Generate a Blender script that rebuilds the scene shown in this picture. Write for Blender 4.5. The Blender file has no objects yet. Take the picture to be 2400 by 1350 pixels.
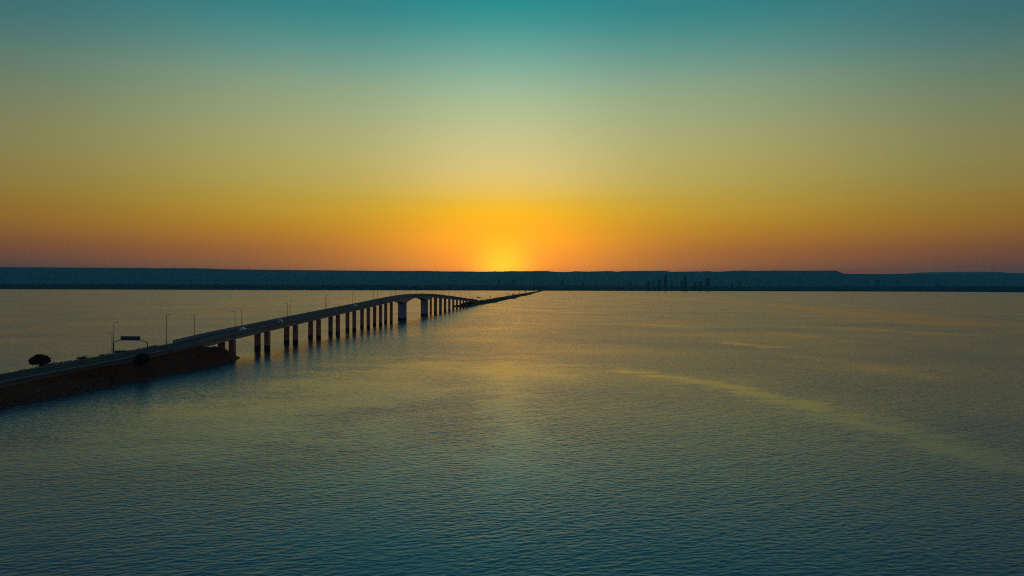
import bpy, bmesh, math, random
from mathutils import Vector, Matrix, noise as mnoise

random.seed(7)
sc = bpy.context.scene
COL = sc.collection
R = math.radians

# ------------------------------------------------------------------ camera
H = 32.0                       # drone height above the lake
F = 1600.0                     # focal length in photo pixels (2400 px wide)
ROLL = 0.0030
TH = math.atan(97.0 / F)       # heading of the causeway
CT, ST = math.cos(TH), math.sin(TH)
cam_d = bpy.data.cameras.new("camera")
cam = bpy.data.objects.new("camera", cam_d)
COL.objects.link(cam)
cam_d.sensor_width = 36.0
cam_d.lens = 24.0
cam_d.clip_start = 0.5
cam_d.clip_end = 90000
cam.matrix_world = Matrix.Translation((0, 0, H)) @ Matrix.Rotation(R(90), 4, 'X') @ Matrix.Rotation(ROLL, 4, 'Z')
sc.camera = cam

# ------------------------------------------------------------------ light
SUN_AZ, SUN_EL = R(-0.75), R(1.05)


def lin(c):
    return tuple((v / 255 / 12.92) if v / 255 <= 0.04045 else ((v / 255 + 0.055) / 1.055) ** 2.4 for v in c)


class NT:
    """tiny node-tree writer"""
    def __init__(self, tree):
        self.t = tree
        self.n = tree.nodes
        self.l = tree.links

    def node(self, typ, **kw):
        nd = self.n.new(typ)
        for k, v in kw.items():
            setattr(nd, k, v)
        return nd

    def put(self, sock, v):
        if isinstance(v, bpy.types.NodeSocket):
            self.l.new(v, sock)
        else:
            sock.default_value = v

    def m(self, op, a, b=0.0, c=None, clamp=False):
        nd = self.node('ShaderNodeMath', operation=op, use_clamp=clamp)
        self.put(nd.inputs[0], a)
        self.put(nd.inputs[1], b)
        if c is not None:
            self.put(nd.inputs[2], c)
        return nd.outputs[0]

    def vm(self, op, a, b=(0, 0, 0), out=0):
        nd = self.node('ShaderNodeVectorMath', operation=op)
        self.put(nd.inputs[0], a)
        if op == 'SCALE':
            self.put(nd.inputs[3], b)
        elif op not in ('NORMALIZE', 'LENGTH'):
            self.put(nd.inputs[1], b)
        return nd.outputs[out]

    def mr(self, v, a, b, c=0.0, d=1.0, smooth=False):
        nd = self.node('ShaderNodeMapRange', interpolation_type='SMOOTHSTEP' if smooth else 'LINEAR')
        nd.clamp = True
        for i, x in enumerate((v, a, b, c, d)):
            self.put(nd.inputs[i], x)
        return nd.outputs[0]

    def mix(self, f, a, b, blend='MIX'):
        nd = self.node('ShaderNodeMix', data_type='RGBA', blend_type=blend)
        self.put(nd.inputs['Factor'], f)
        self.put(nd.inputs[6], a if isinstance(a, bpy.types.NodeSocket) else (*a[:3], 1))
        self.put(nd.inputs[7], b if isinstance(b, bpy.types.NodeSocket) else (*b[:3], 1))
        return nd.outputs[2]

    def ramp(self, f, stops, interp='LINEAR'):
        nd = self.node('ShaderNodeValToRGB')
        cr = nd.color_ramp
        cr.interpolation = interp
        while len(cr.elements) < len(stops):
            cr.elements.new(0.5)
        for e, (p, c) in zip(cr.elements, stops):
            e.position = p
            e.color = (*c[:3], 1)
        self.put(nd.inputs[0], f)
        return nd.outputs[0]

    def noise(self, vec, scale, detail=2.0, rough=0.5, dim='3D', out=0):
        nd = self.node('ShaderNodeTexNoise', noise_dimensions=dim)
        self.put(nd.inputs['Vector'], vec)
        nd.inputs['Scale'].default_value = scale
        nd.inputs['Detail'].default_value = detail
        nd.inputs['Roughness'].default_value = rough
        return nd.outputs[out]

    def xyz(self, x=0.0, y=0.0, z=0.0):
        nd = self.node('ShaderNodeCombineXYZ')
        for i, v in enumerate((x, y, z)):
            self.put(nd.inputs[i], v)
        return nd.outputs[0]

    def sep(self, v):
        nd = self.node('ShaderNodeSeparateXYZ')
        self.put(nd.inputs[0], v)
        return nd.outputs


world = bpy.data.worlds.new("World")
sc.world = world
world.use_nodes = True
wt = NT(world.node_tree)
wt.n.clear()
tc = wt.node('ShaderNodeTexCoord')
dx, dy, dz = wt.sep(wt.vm('NORMALIZE', tc.outputs['Generated']))
el = wt.m('MULTIPLY', wt.m('ARCSINE', dz), 180 / math.pi)                 # elevation in degrees
az = wt.m('MULTIPLY', wt.m('ARCTAN2', dx, dy), 180 / math.pi)
az = wt.m('ABSOLUTE', wt.m('SUBTRACT', az, math.degrees(SUN_AZ)))        # azimuth away from the sun
EMAX = 60.0


def sky_ramp(tab, gain=1.0):
    pts = [(max(0.0, e / EMAX), tuple(v * gain for v in lin(c))) for e, c in tab]
    pts = [(p, tuple(v * 0.4 for v in c)) for p, c in pts]      # ramps hold 0..1
    return wt.vm('SCALE', wt.ramp(wt.m('DIVIDE', el, EMAX, clamp=True), pts, 'B_SPLINE'), 2.5)


R0 = sky_ramp([(0.0, (305, 150, 0)), (1.5, (304, 160, 0)), (2.8, (298, 172, 0)), (4.2, (284, 182, 0)), (5.6, (264, 186, 0)), (6.6, (250, 191, 12)),
               (7.5, (240, 195, 70)), (8.5, (231, 198, 104)), (9.8, (222, 201, 128)), (11.5, (208, 200, 138)), (13.2, (192, 198, 145)),
               (14.9, (175, 192, 150)), (16.5, (155, 185, 155)), (18.2, (125, 172, 155)), (19.8, (95, 160, 152)), (21.4, (60, 148, 145)),
               (23.0, (30, 140, 142)), (30, (32, 128, 148)), (45, (36, 116, 146)), (60, (36, 106, 140))])
R20 = sky_ramp([(0.0, (150, 64, 40)), (1.6, (160, 74, 40)), (2.8, (176, 92, 32)), (4.1, (188, 118, 22)), (5.5, (192, 142, 22)), (7.2, (190, 158, 58)),
                (8.5, (184, 164, 78)), (11, (174, 169, 105)), (13, (164, 168, 118)), (16, (138, 161, 132)), (17.7, (112, 153, 138)), (19.7, (76, 141, 136)),
                (21.7, (48, 129, 132)), (30, (42, 114, 136)), (45, (40, 106, 136)), (60, (36, 100, 134))])
R37 = sky_ramp([(0.0, (92, 46, 46)), (1.6, (106, 52, 44)), (2.6, (126, 66, 40)), (3.8, (142, 90, 30)), (5.2, (150, 108, 30)), (6.6, (148, 122, 50)),
                (7.7, (143, 126, 66)), (10, (136, 130, 82)), (13.3, (113, 127, 100)), (15.7, (88, 121, 111)), (17.2, (72, 114, 114)), (18.8, (58, 108, 112)),
                (24, (50, 104, 120)), (40, (44, 98, 126)), (60, (36, 96, 128))])
RB = sky_ramp([(0.0, (96, 74, 80)), (3, (126, 92, 94)), (8, (112, 94, 104)), (16, (86, 94, 112)), (30, (58, 90, 118)), (60, (36, 94, 126))])
w0 = wt.m('EXPONENT', wt.m('MULTIPLY', wt.m('POWER', wt.m('DIVIDE', az, 10.3), 2.0), -1.0))
skyc = wt.mix(wt.mr(az, 14, 40, smooth=True), R20, R37)
skyc = wt.mix(w0, skyc, R0)
skyc = wt.mix(wt.mr(az, 40, 120, smooth=True), skyc, RB)
# glow of the sun just behind the ridge
sd = (math.sin(SUN_AZ) * math.cos(R(0.9)), math.cos(SUN_AZ) * math.cos(R(0.9)), math.sin(R(0.9)))
cosa = wt.vm('DOT_PRODUCT', wt.vm('NORMALIZE', tc.outputs['Generated']), sd, out=1)
ang = wt.m('MULTIPLY', wt.m('ARCCOSINE', wt.m('MINIMUM', cosa, 1.0)), 180 / math.pi)
g1 = wt.m('EXPONENT', wt.m('MULTIPLY', wt.m('POWER', wt.m('DIVIDE', ang, 2.3), 2.0), -1.0))
g2 = wt.m('EXPONENT', wt.m('MULTIPLY', wt.m('DIVIDE', ang, 4.5), -1.0))
glow = wt.vm('ADD', wt.vm('SCALE', (1.0, 0.62, 0.0), g1), wt.vm('SCALE', (0.4, 0.08, 0.0), g2))
# faint uneven haze layers low in the sky
lay = wt.noise(wt.xyz(wt.m('MULTIPLY', az, 0.02), 0.0, wt.m('MULTIPLY', el, 0.55)), 1.0, 3.0)
lay = wt.m('ADD', 1.0, wt.m('MULTIPLY', wt.m('SUBTRACT', lay, 0.5), wt.mr(el, 6.0, 10.0, 0.25, 0.0, smooth=True)))
skyc = wt.vm('ADD', wt.vm('SCALE', skyc, lay), glow)
below = wt.mr(el, -3.0, -0.2)
skyc = wt.mix(below, (0.02, 0.03, 0.035), skyc)
bg = wt.node('ShaderNodeBackground')
wt.put(bg.inputs[0], skyc)
bg.inputs[1].default_value = 1.0
wo = wt.node('ShaderNodeOutputWorld')
wt.l.new(bg.outputs[0], wo.inputs[0])

sun_d = bpy.data.lights.new("sun", 'SUN')
sun_d.energy = 2.0
sun_d.angle = R(0.53)
sun_d.color = (1.0, 0.40, 0.03)
sun = bpy.data.objects.new("sun", sun_d)
COL.objects.link(sun)
sun.rotation_euler = Vector((-math.sin(SUN_AZ) * math.cos(SUN_EL), -math.cos(SUN_AZ) * math.cos(SUN_EL), -math.sin(SUN_EL))).to_track_quat('-Z', 'Y').to_euler()

sc.view_settings.view_transform = 'Standard'
sc.view_settings.look = 'None'
sc.view_settings.exposure = 0.0
sc.view_settings.gamma = 1.0
sc.render.engine = 'CYCLES'
sc.cycles.use_denoising = False
sc.cycles.filter_width = 1.1
sc.cycles.max_bounces = 6
sc.cycles.diffuse_bounces = 2
sc.cycles.glossy_bounces = 3
sc.cycles.volume_bounces = 1
sc.cycles.sample_clamp_indirect = 4.0


# ------------------------------------------------------------------ helpers
def W(lat, s, z=0.0):
    """road frame (right of the heading, along the heading, up) -> world"""
    return Vector((lat * CT + s * ST, -lat * ST + s * CT, z))


def road_rot():
    return (0, 0, -TH)


def gnd(x, y, z=0.0):
    """place on the lake for a photo pixel, used once for the layout of far things"""
    yh = 675 + (x - 1200) * ROLL
    Y = (H - z) * F / (y - yh)
    return Vector(((x - 1200) / F * Y, Y, z))


def zat(x, y, Y):
    return H + (675 + (x - 1200) * ROLL - y) * Y / F


def interp(tab, v):
    if v <= tab[0][0]:
        return tab[0][1]
    for (a, p), (b, q) in zip(tab, tab[1:]):
        if v <= b:
            t = (v - a) / (b - a)
            return p + (q - p) * t
    return tab[-1][1]


def spline(tab, v):
    n = len(tab)
    if v <= tab[0][0]:
        return tab[0][1]
    if v >= tab[-1][0]:
        return tab[-1][1]
    for i in range(n - 1):
        if tab[i][0] <= v <= tab[i + 1][0]:
            break
    x0, y0 = tab[i]
    x1, y1 = tab[i + 1]
    d = (y1 - y0) / (x1 - x0)
    m0 = ((y1 - tab[i - 1][1]) / (x1 - tab[i - 1][0])) if i > 0 else d
    m1 = ((tab[i + 2][1] - y0) / (tab[i + 2][0] - x0)) if i + 2 < n else d
    h = x1 - x0
    t = (v - x0) / h
    return ((2 * t**3 - 3 * t**2 + 1) * y0 + (t**3 - 2 * t**2 + t) * h * m0 + (-2 * t**3 + 3 * t**2) * y1 + (t**3 - t**2) * h * m1)


def nz(x, y, z=0.0):
    return mnoise.noise(Vector((x, y, z)))


class MB:
    def __init__(self):
        self.v = []
        self.f = []

    def add(self, vs, fs):
        o = len(self.v)
        self.v.extend(tuple(p) for p in vs)
        self.f.extend(tuple(i + o for i in f) for f in fs)

    def box(self, x0, x1, y0, y1, z0, z1):
        self.add([(x0, y0, z0), (x1, y0, z0), (x1, y1, z0), (x0, y1, z0), (x0, y0, z1), (x1, y0, z1), (x1, y1, z1), (x0, y1, z1)],
                 [(0, 3, 2, 1), (4, 5, 6, 7), (0, 1, 5, 4), (1, 2, 6, 5), (2, 3, 7, 6), (3, 0, 4, 7)])

    def loft(self, rings, caps=True, closed=True):
        o = len(self.v)
        n = len(rings[0])
        for r in rings:
            self.v.extend(tuple(p) for p in r)
        for i in range(len(rings) - 1):
            for j in range(n if closed else n - 1):
                k = (j + 1) % n
                self.f.append((o + i * n + j, o + i * n + k, o + (i + 1) * n + k, o + (i + 1) * n + j))
        if caps and closed:
            self.f.append(tuple(o + j for j in reversed(range(n))))
            self.f.append(tuple(o + (len(rings) - 1) * n + j for j in range(n)))

    def tube(self, pts, rad, seg=8, caps=True):
        pts = [Vector(p) for p in pts]
        if not isinstance(rad, (list, tuple)):
            rad = [rad] * len(pts)
        rings = []
        for i, p in enumerate(pts):
            d = (pts[min(i + 1, len(pts) - 1)] - pts[max(i - 1, 0)]).normalized()
            a = d.cross(Vector((0, 1, 0.01)) if abs(d.y) < 0.9 else Vector((1, 0, 0))).normalized()
            b = d.cross(a)
            rings.append([p + (a * math.cos(2 * math.pi * k / seg) + b * math.sin(2 * math.pi * k / seg)) * rad[i] for k in range(seg)])
        self.loft(rings, caps)

    def mesh(self, name, mats, smooth=False):
        me = bpy.data.meshes.new(name)
        me.from_pydata(self.v, [], self.f)
        for m_ in (mats if isinstance(mats, (list, tuple)) else [mats]):
            me.materials.append(m_)
        bm = bmesh.new()
        bm.from_mesh(me)
        bmesh.ops.recalc_face_normals(bm, faces=bm.faces)
        bm.to_mesh(me)
        bm.free()
        if smooth:
            me.polygons.foreach_set('use_smooth', [True] * len(me.polygons))
        me.update()
        return me

    def obj(self, name, mats, parent=None, smooth=False):
        return link(name, self.mesh(name, mats, smooth), parent)


def link(name, me, parent=None):
    o = bpy.data.objects.new(name, me)
    COL.objects.link(o)
    o.parent = parent
    return o


def tag(o, label, cat, group=None):
    o["label"] = label
    o["category"] = cat
    if group:
        o["group"] = group
    return o


def empty(name, loc, rz=0.0):
    o = bpy.data.objects.new(name, None)
    COL.objects.link(o)
    o.location = loc
    o.rotation_euler = (0, 0, rz)
    return o


def copy_tree(o, parent=None):
    c = o.copy()
    COL.objects.link(c)
    c.parent = parent
    for ch in list(o.children):
        copy_tree(ch, c)
    return c


def struct(o):
    o["kind"] = "structure"
    return o


ORD = ['first', 'second', 'third', 'fourth', 'fifth', 'sixth', 'seventh', 'eighth', 'ninth', 'tenth', 'eleventh', 'twelfth', 'thirteenth',
       'fourteenth', 'fifteenth', 'sixteenth', 'seventeenth', 'eighteenth', 'nineteenth', 'twentieth'] + \
      ['twenty-' + w for w in ('first', 'second', 'third', 'fourth', 'fifth', 'sixth', 'seventh', 'eighth', 'ninth')] + ['thirtieth'] + \
      ['thirty-' + w for w in ('first', 'second', 'third', 'fourth', 'fifth', 'sixth', 'seventh', 'eighth', 'ninth')]


# ------------------------------------------------------------------ materials
def mat(name, col, rough=0.8, var=0.25, scale=1.0, col2=None, metal=0.0, bump=0.0, spec=0.5):
    m_ = bpy.data.materials.new(name)
    m_.use_nodes = True
    t = NT(m_.node_tree)
    b = t.n['Principled BSDF']
    g = t.node('ShaderNodeNewGeometry')
    n1 = t.noise(g.outputs['Position'], scale, 4.0, 0.6)
    n2 = t.noise(g.outputs['Position'], scale * 0.13, 3.0, 0.5)
    f = t.mr(t.m('ADD', t.m('MULTIPLY', n1, 0.6), t.m('MULTIPLY', n2, 0.4)), 0.3, 0.7)
    c2 = col2 or tuple(v * (1 - var) for v in col)
    c1 = col if col2 else tuple(min(0.9, v * (1 + var)) for v in col)
    t.put(b.inputs['Base Color'], t.mix(f, c2, c1))
    b.inputs['Roughness'].default_value = rough
    b.inputs['Metallic'].default_value = metal
    b.inputs['Specular IOR Level'].default_value = spec
    if bump:
        bp = t.node('ShaderNodeBump')
        bp.inputs['Strength'].default_value = 0.6
        bp.inputs['Distance'].default_value = bump
        t.put(bp.inputs['Height'], n1)
        t.l.new(bp.outputs[0], b.inputs['Normal'])
    return m_


M = {}
M['concrete'] = mat('pale_concrete', (0.26, 0.25, 0.235), 0.85, 0.2, 0.35, spec=0.2)
M['barrier'] = mat('barrier_concrete', (0.17, 0.165, 0.16), 0.85, 0.22, 0.5, spec=0.2)
M['asphalt'] = mat('asphalt', (0.032, 0.028, 0.027), 0.95, 0.25, 0.6, spec=0.15)
M['kerb'] = mat('weathered_kerb', (0.12, 0.10, 0.09), 0.9, 0.4, 0.3, spec=0.2)
M['paint'] = mat('road_paint', (0.62, 0.62, 0.58), 0.7, 0.2, 2.0)
M['yellow'] = mat('yellow_road_paint', (0.6, 0.42, 0.06), 0.7, 0.2, 2.0)
M['steel'] = mat('galvanised_steel', (0.09, 0.09, 0.09), 0.7, 0.15, 2.0, metal=0.2)
M['lamp'] = mat('lamp_housing', (0.16, 0.16, 0.17), 0.5, 0.1, 3.0)
M['glass_d'] = mat('dull_glass', (0.35, 0.36, 0.36), 0.2, 0.05, 3.0)
M['blue'] = mat('blue_sign_sheet', (0.008, 0.05, 0.095), 0.45, 0.08, 1.0)
M['grass'] = mat('dry_grass', (0.14, 0.055, 0.027), 0.95, 0.3, 0.25, col2=(0.08, 0.030, 0.015), bump=0.12, spec=0.1)
M['rock'] = mat('laterite_rock', (0.10, 0.062, 0.042), 0.9, 0.35, 1.2, bump=0.05)
M['straw'] = mat('straw_blades', (0.20, 0.078, 0.036), 0.95, 0.35, 0.6, spec=0.1)
M['leaf'] = mat('dark_leaves', (0.036, 0.042, 0.018), 0.8, 0.45, 1.5, spec=0.1)
M['bark'] = mat('bark', (0.09, 0.065, 0.045), 0.9, 0.3, 3.0)
M['rubber'] = mat('tyre_rubber', (0.02, 0.02, 0.02), 0.9, 0.1, 5.0)
M['window'] = mat('vehicle_glass', (0.02, 0.025, 0.03), 0.08, 0.05, 5.0)
M['white'] = mat('white_car_paint', (0.72, 0.72, 0.71), 0.3, 0.05, 2.0)
M['silver'] = mat('silver_car_paint', (0.45, 0.46, 0.47), 0.3, 0.05, 2.0)
M['dark'] = mat('dark_car_paint', (0.03, 0.03, 0.035), 0.25, 0.05, 2.0)
M['tail'] = mat('red_lens', (0.35, 0.02, 0.015), 0.3, 0.05, 2.0)
M['forest'] = mat('far_forest', (0.010, 0.014, 0.014), 0.95, 0.35, 0.01, spec=0.0)
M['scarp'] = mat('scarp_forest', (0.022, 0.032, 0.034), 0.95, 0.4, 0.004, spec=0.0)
M['tower'] = mat('tower_render', (0.015, 0.015, 0.015), 0.9, 0.1, 0.02, spec=0.0)
M['tower2'] = mat('tower_render_pale', (0.035, 0.035, 0.035), 0.8, 0.3, 0.02, spec=0.05)
M['whitewall'] = mat('white_wall', (0.7, 0.69, 0.66), 0.8, 0.05, 0.1)

# column concrete: red-dust stain, darker band where the lake level moves
cm = bpy.data.materials.new('stained_column_concrete')
cm.use_nodes = True
t = NT(cm.node_tree)
b = t.n['Principled BSDF']
g = t.node('ShaderNodeNewGeometry')
px, py, pz = t.sep(g.outputs['Position'])
st = t.noise(t.xyz(px, py, t.m('MULTIPLY', pz, 0.15)), 1.1, 4.0, 0.6)
cc = t.mix(t.mr(st, 0.3, 0.7), (0.26, 0.105, 0.062), (0.40, 0.19, 0.12))
edge = t.m('ADD', pz, t.m('MULTIPLY', t.noise(g.outputs['Position'], 1.5, 3.0), 0.5))
cc = t.mix(t.mr(edge, 2.5, 2.7), (0.028, 0.024, 0.02), cc)
t.put(b.inputs['Base Color'], cc)
b.inputs['Roughness'].default_value = 0.9
b.inputs['Specular IOR Level'].default_value = 0.15
M['column'] = cm
cm2 = bpy.data.materials.new('grey_pier_concrete')
cm2.use_nodes = True
t = NT(cm2.node_tree)
b = t.n['Principled BSDF']
g = t.node('ShaderNodeNewGeometry')
px, py, pz = t.sep(g.outputs['Position'])
st = t.noise(t.xyz(px, py, t.m('MULTIPLY', pz, 0.2)), 0.8, 4.0, 0.6)
lift = t.m('FRACT', t.m('DIVIDE', pz, 2.4))
cc = t.mix(t.mr(st, 0.3, 0.7), (0.20, 0.19, 0.185), (0.30, 0.29, 0.28))
cc = t.mix(t.mr(lift, 0.0, 0.05), (0.14, 0.13, 0.125), cc)
edge = t.m('ADD', pz, t.m('MULTIPLY', t.noise(g.outputs['Position'], 1.5, 3.0), 0.5))
cc = t.mix(t.mr(edge, 2.5, 2.7), (0.028, 0.026, 0.024), cc)
t.put(b.inputs['Base Color'], cc)
b.inputs['Roughness'].default_value = 0.9
M['pier'] = cm2

# ---------------- water: wind waves as true surface slopes, calm slicks between
wm = bpy.data.materials.new('lake_water')
wm.use_nodes = True
# height group
hg = bpy.data.node_groups.new('wave_height', 'ShaderNodeTree')
hg.interface.new_socket('P', in_out='INPUT', socket_type='NodeSocketVector')
hg.interface.new_socket('H', in_out='OUTPUT', socket_type='NodeSocketFloat')
t = NT(hg)
gi = t.node('NodeGroupInput')
go = t.node('NodeGroupOutput')
P = gi.outputs[0]


def wave_layer(t, P, deg, sx, sy, detail, amp, seed):
    mp = t.node('ShaderNodeMapping', vector_type='POINT')
    mp.inputs['Rotation'].default_value = (0, 0, R(-deg))
    t.put(mp.inputs['Vector'], P)
    v = t.vm('MULTIPLY', mp.outputs[0], (sx, sy, 0))
    v = t.vm('ADD', v, (seed, seed * 1.7, 0))
    return t.m('MULTIPLY', t.noise(v, 1.0, detail, 0.5, '2D'), amp)


hsum = wave_layer(t, P, 30, 0.085, 0.33, 1.0, 0.10, 3.1)
hsum = t.m('ADD', hsum, wave_layer(t, P, 12, 0.55, 1.35, 1.0, 0.135, 11.7))
hsum = t.m('ADD', hsum, wave_layer(t, P, -10, 1.3, 2.9, 0.0, 0.026, 23.3))
t.l.new(hsum, go.inputs[0])

t = NT(wm.node_tree)
b = t.n['Principled BSDF']
g = t.node('ShaderNodeNewGeometry')
P = g.outputs['Position']
pxy = t.vm('MULTIPLY', P, (1, 1, 0))


def calm_segments(t, pts, width):
    """0..1 mask round a polyline on the lake, edges broken by noise"""
    outs = []
    n1 = t.noise(t.vm('MULTIPLY', P, (0.7, 1.3, 1)), 1.1 / width, 6.0, 0.68, '2D')
    for a, c in zip(pts, pts[1:]):
        a = Vector((a[0], a[1], 0))
        c = Vector((c[0], c[1], 0))
        d = c - a
        L2 = d.length_squared
        pa = t.vm('SUBTRACT', pxy, tuple(a))
        h = t.m('DIVIDE', t.vm('DOT_PRODUCT', pa, tuple(d), out=1), L2, clamp=True)
        q = t.vm('SUBTRACT', pa, t.vm('SCALE', tuple(d), h))
        outs.append(t.vm('LENGTH', q, out=1))
    dist = outs[0]
    for o_ in outs[1:]:
        dist = t.m('MINIMUM', dist, o_)
    dist = t.m('ADD', t.m('DIVIDE', dist, width), t.m('MULTIPLY', t.m('SUBTRACT', n1, 0.5), 3.8))
    return t.mr(dist, -0.1, 1.25, 1.0, 0.0, smooth=True)


def L(*pp):
    return [gnd(*p) for p in pp]


slicks = [(L((1475, 870), (1700, 903), (1950, 968), (2150, 1028), (2420, 1105)), 10, 0.78),
          (L((1465, 695), (1640, 705), (1850, 717), (1990, 735), (2200, 758)), 48, 0.62),
          (L((1870, 719), (2080, 731), (2300, 760)), 42, 0.58),
          (L((1960, 768), (2200, 782)), 24, 0.58),
          (L((1700, 803), (1800, 813)), 12, 0.65),
          (L((1110, 868), (1260, 892)), 16, 0.3),
          (L((200, 727), (560, 716), (860, 707)), 60, 0.35),
          (L((900, 1400), (905, 1250), (870, 1000)), 16, 0.5),
          (L((560, 1000), (740, 930), (870, 885), (1060, 850), (1200, 870)), 42, 0.60),
          (L((1190, 850), (1205, 980), (1190, 1140)), 10, 0.6),
          (L((2060, 985), (2300, 1050)), 9, 0.35), (L((1500, 760), (1620, 768)), 14, 0.4), (L((1830, 780), (1990, 800)), 14, 0.4), (L((1930, 840), (2150, 880)), 12, 0.35),
          (L((1110, 722), (1160, 722), (1245, 725)), 22, 0.45)]
calm = None
for pts, wd, s_ in slicks:
    k = t.m('MULTIPLY', calm_segments(t, pts, wd), s_)
    calm = k if calm is None else t.m('MAXIMUM', calm, k)
# wide wind lanes far out and gusty variation
wind = t.noise(t.vm('MULTIPLY', P, (0.0011, 0.0062, 0)), 1.0, 4.0, 0.55, '2D')
lane = t.mr(wind, 0.53, 0.70, 0.0, 0.4, smooth=True)
sx_, sy_, sz_ = t.sep(P)
lane = t.m('MULTIPLY', lane, t.mr(sy_, 700, 1600, 0.0, 1.0, smooth=True))
lane = t.m('MULTIPLY', lane, t.mr(sx_, 300, 1500, 1.0, 0.25, smooth=True))
calm = t.m('MAXIMUM', calm, lane)
# sheltered water under the far shore
shel = t.m('MULTIPLY', t.mr(sy_, 5600, 6900, 0.0, 0.85, smooth=True), t.mr(t.m('ABSOLUTE', t.m('ADD', sx_, 1500)), 1500, 4500, 1.0, 0.25, smooth=True))
calm = t.m('MAXIMUM', calm, shel)
gust = t.noise(t.vm('MULTIPLY', P, (0.010, 0.014, 0)), 1.0, 3.0, 0.5, '2D')
amp = t.m('MULTIPLY', t.m('SUBTRACT', 1.0, calm), t.mr(gust, 0.3, 0.7, 0.62, 1.12))
amp = t.m('MULTIPLY', amp, t.mr(sy_, 90, 420, 1.08, 1.0, smooth=True))      # breezier off the open side
amp = t.m('MAXIMUM', amp, 0.10)
EPS = 0.06
hs = []
for off in ((0, 0, 0), (EPS, 0, 0), (0, EPS, 0)):
    gn = t.node('ShaderNodeGroup')
    gn.node_tree = hg
    t.put(gn.inputs[0], t.vm('ADD', pxy, off))
    hs.append(gn.outputs[0])
gx = t.m('MULTIPLY', t.m('DIVIDE', t.m('SUBTRACT', hs[0], hs[1]), EPS), amp)
gy = t.m('MULTIPLY', t.m('DIVIDE', t.m('SUBTRACT', hs[0], hs[2]), EPS), amp)
# wind blows towards the near shore: the steep faces of the ripples look that way
gy = t.m('ADD', t.m('MULTIPLY', t.m('MINIMUM', gy, 0.0), 2.2), t.m('MULTIPLY', t.m('MAXIMUM', gy, 0.0), 0.38))
gy = t.m('SUBTRACT', gy, t.m('MULTIPLY', amp, 0.012))
nrm = t.vm('NORMALIZE', t.xyz(gx, gy, 1.0))
t.l.new(nrm, b.inputs['Normal'])
b.inputs['Base Color'].default_value = (0.022, 0.022, 0.036, 1)
b.inputs['IOR'].default_value = 2.15
b.inputs['Specular Tint'].default_value = (0.86, 0.91, 1.0, 1)
t.put(b.inputs['Roughness'], t.mr(amp, 0.1, 1.1, 0.10, 0.22))
M['water'] = wm

# ------------------------------------------------------------------ water and far land
mb = MB()
mb.add([(-23000, -4000, 0), (23000, -4000, 0), (23000, 12500, 0), (-23000, 12500, 0)], [(0, 1, 2, 3)])
struct(mb.obj('water', M['water']))

SHORE = [(-23000, 6200), (-15000, 6900), (-6800, 7700), (-3000, 8100), (600, 8450), (3500, 8750), (5600, 9000), (5790, 7900), (5860, 7080), (7000, 6850), (9000, 6600), (14000, 6200), (23000, 5600)]
SIL = [(-400, 624), (0, 626), (150, 627), (330, 628), (480, 629), (520, 631), (650, 632.5), (770, 633.5), (900, 635), (1000, 635), (1120, 636.6), (1170, 636), (1260, 635),
       (1285, 635.2), (1300, 637), (1335, 637), (1350, 635.4), (1380, 636.5), (1430, 635.2), (1448, 636.6), (1462, 635), (1560, 634.5), (1572, 637), (1620, 636.5), (1660, 635.5),
       (1680, 637), (1740, 633.5), (1765, 635.5), (1800, 634), (1900, 635), (1958, 634), (1976, 641), (2050, 644), (2400, 652), (2900, 668)]
SIL2 = [(1700, 652), (1900, 643), (1976, 641.4), (2050, 642), (2130, 641.5), (2150, 639), (2250, 636.5), (2335, 637), (2372, 640), (2400, 640), (2600, 642), (3200, 641)]


def shore_y(x):
    return interp(SHORE, x) + 60 * nz(x * 0.0009, 3.3) + 22 * nz(x * 0.005, 8.1)


def plain_z(d):
    return interp([(-400, -6), (-5, -1.2), (8, 1.0), (300, 6), (1500, 34), (4000, 72), (7000, 95), (9000, 105), (16000, 130)], d)


def far_sheet(name, xs, ys_fn, zfn, material):
    m_ = MB()
    nx = len(xs)
    ny = len(ys_fn(0))
    for x in xs:
        for y in ys_fn(x):
            m_.v.append((x, y, zfn(x, y)))
    for i in range(nx - 1):
        for j in range(ny - 1):
            m_.f.append((i * ny + j, (i + 1) * ny + j, (i + 1) * ny + j + 1, i * ny + j + 1))
    return m_.obj(name, material, smooth=True)


xs = [-22800 + 45600 * i / 760 for i in range(761)]
DS = [-250, -60, -5, 8, 30, 120, 300, 700, 1200, 2000, 3000, 4500, 6200, 8000, 9500, 11500, 13500]
struct(far_sheet('terrain', xs, lambda x: [shore_y(x) + d for d in DS], lambda x, y: plain_z(y - shore_y(x)) + (0 if y - shore_y(x) < 20 else 3 * nz(x * 0.004, y * 0.004)), M['forest']))


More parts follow.
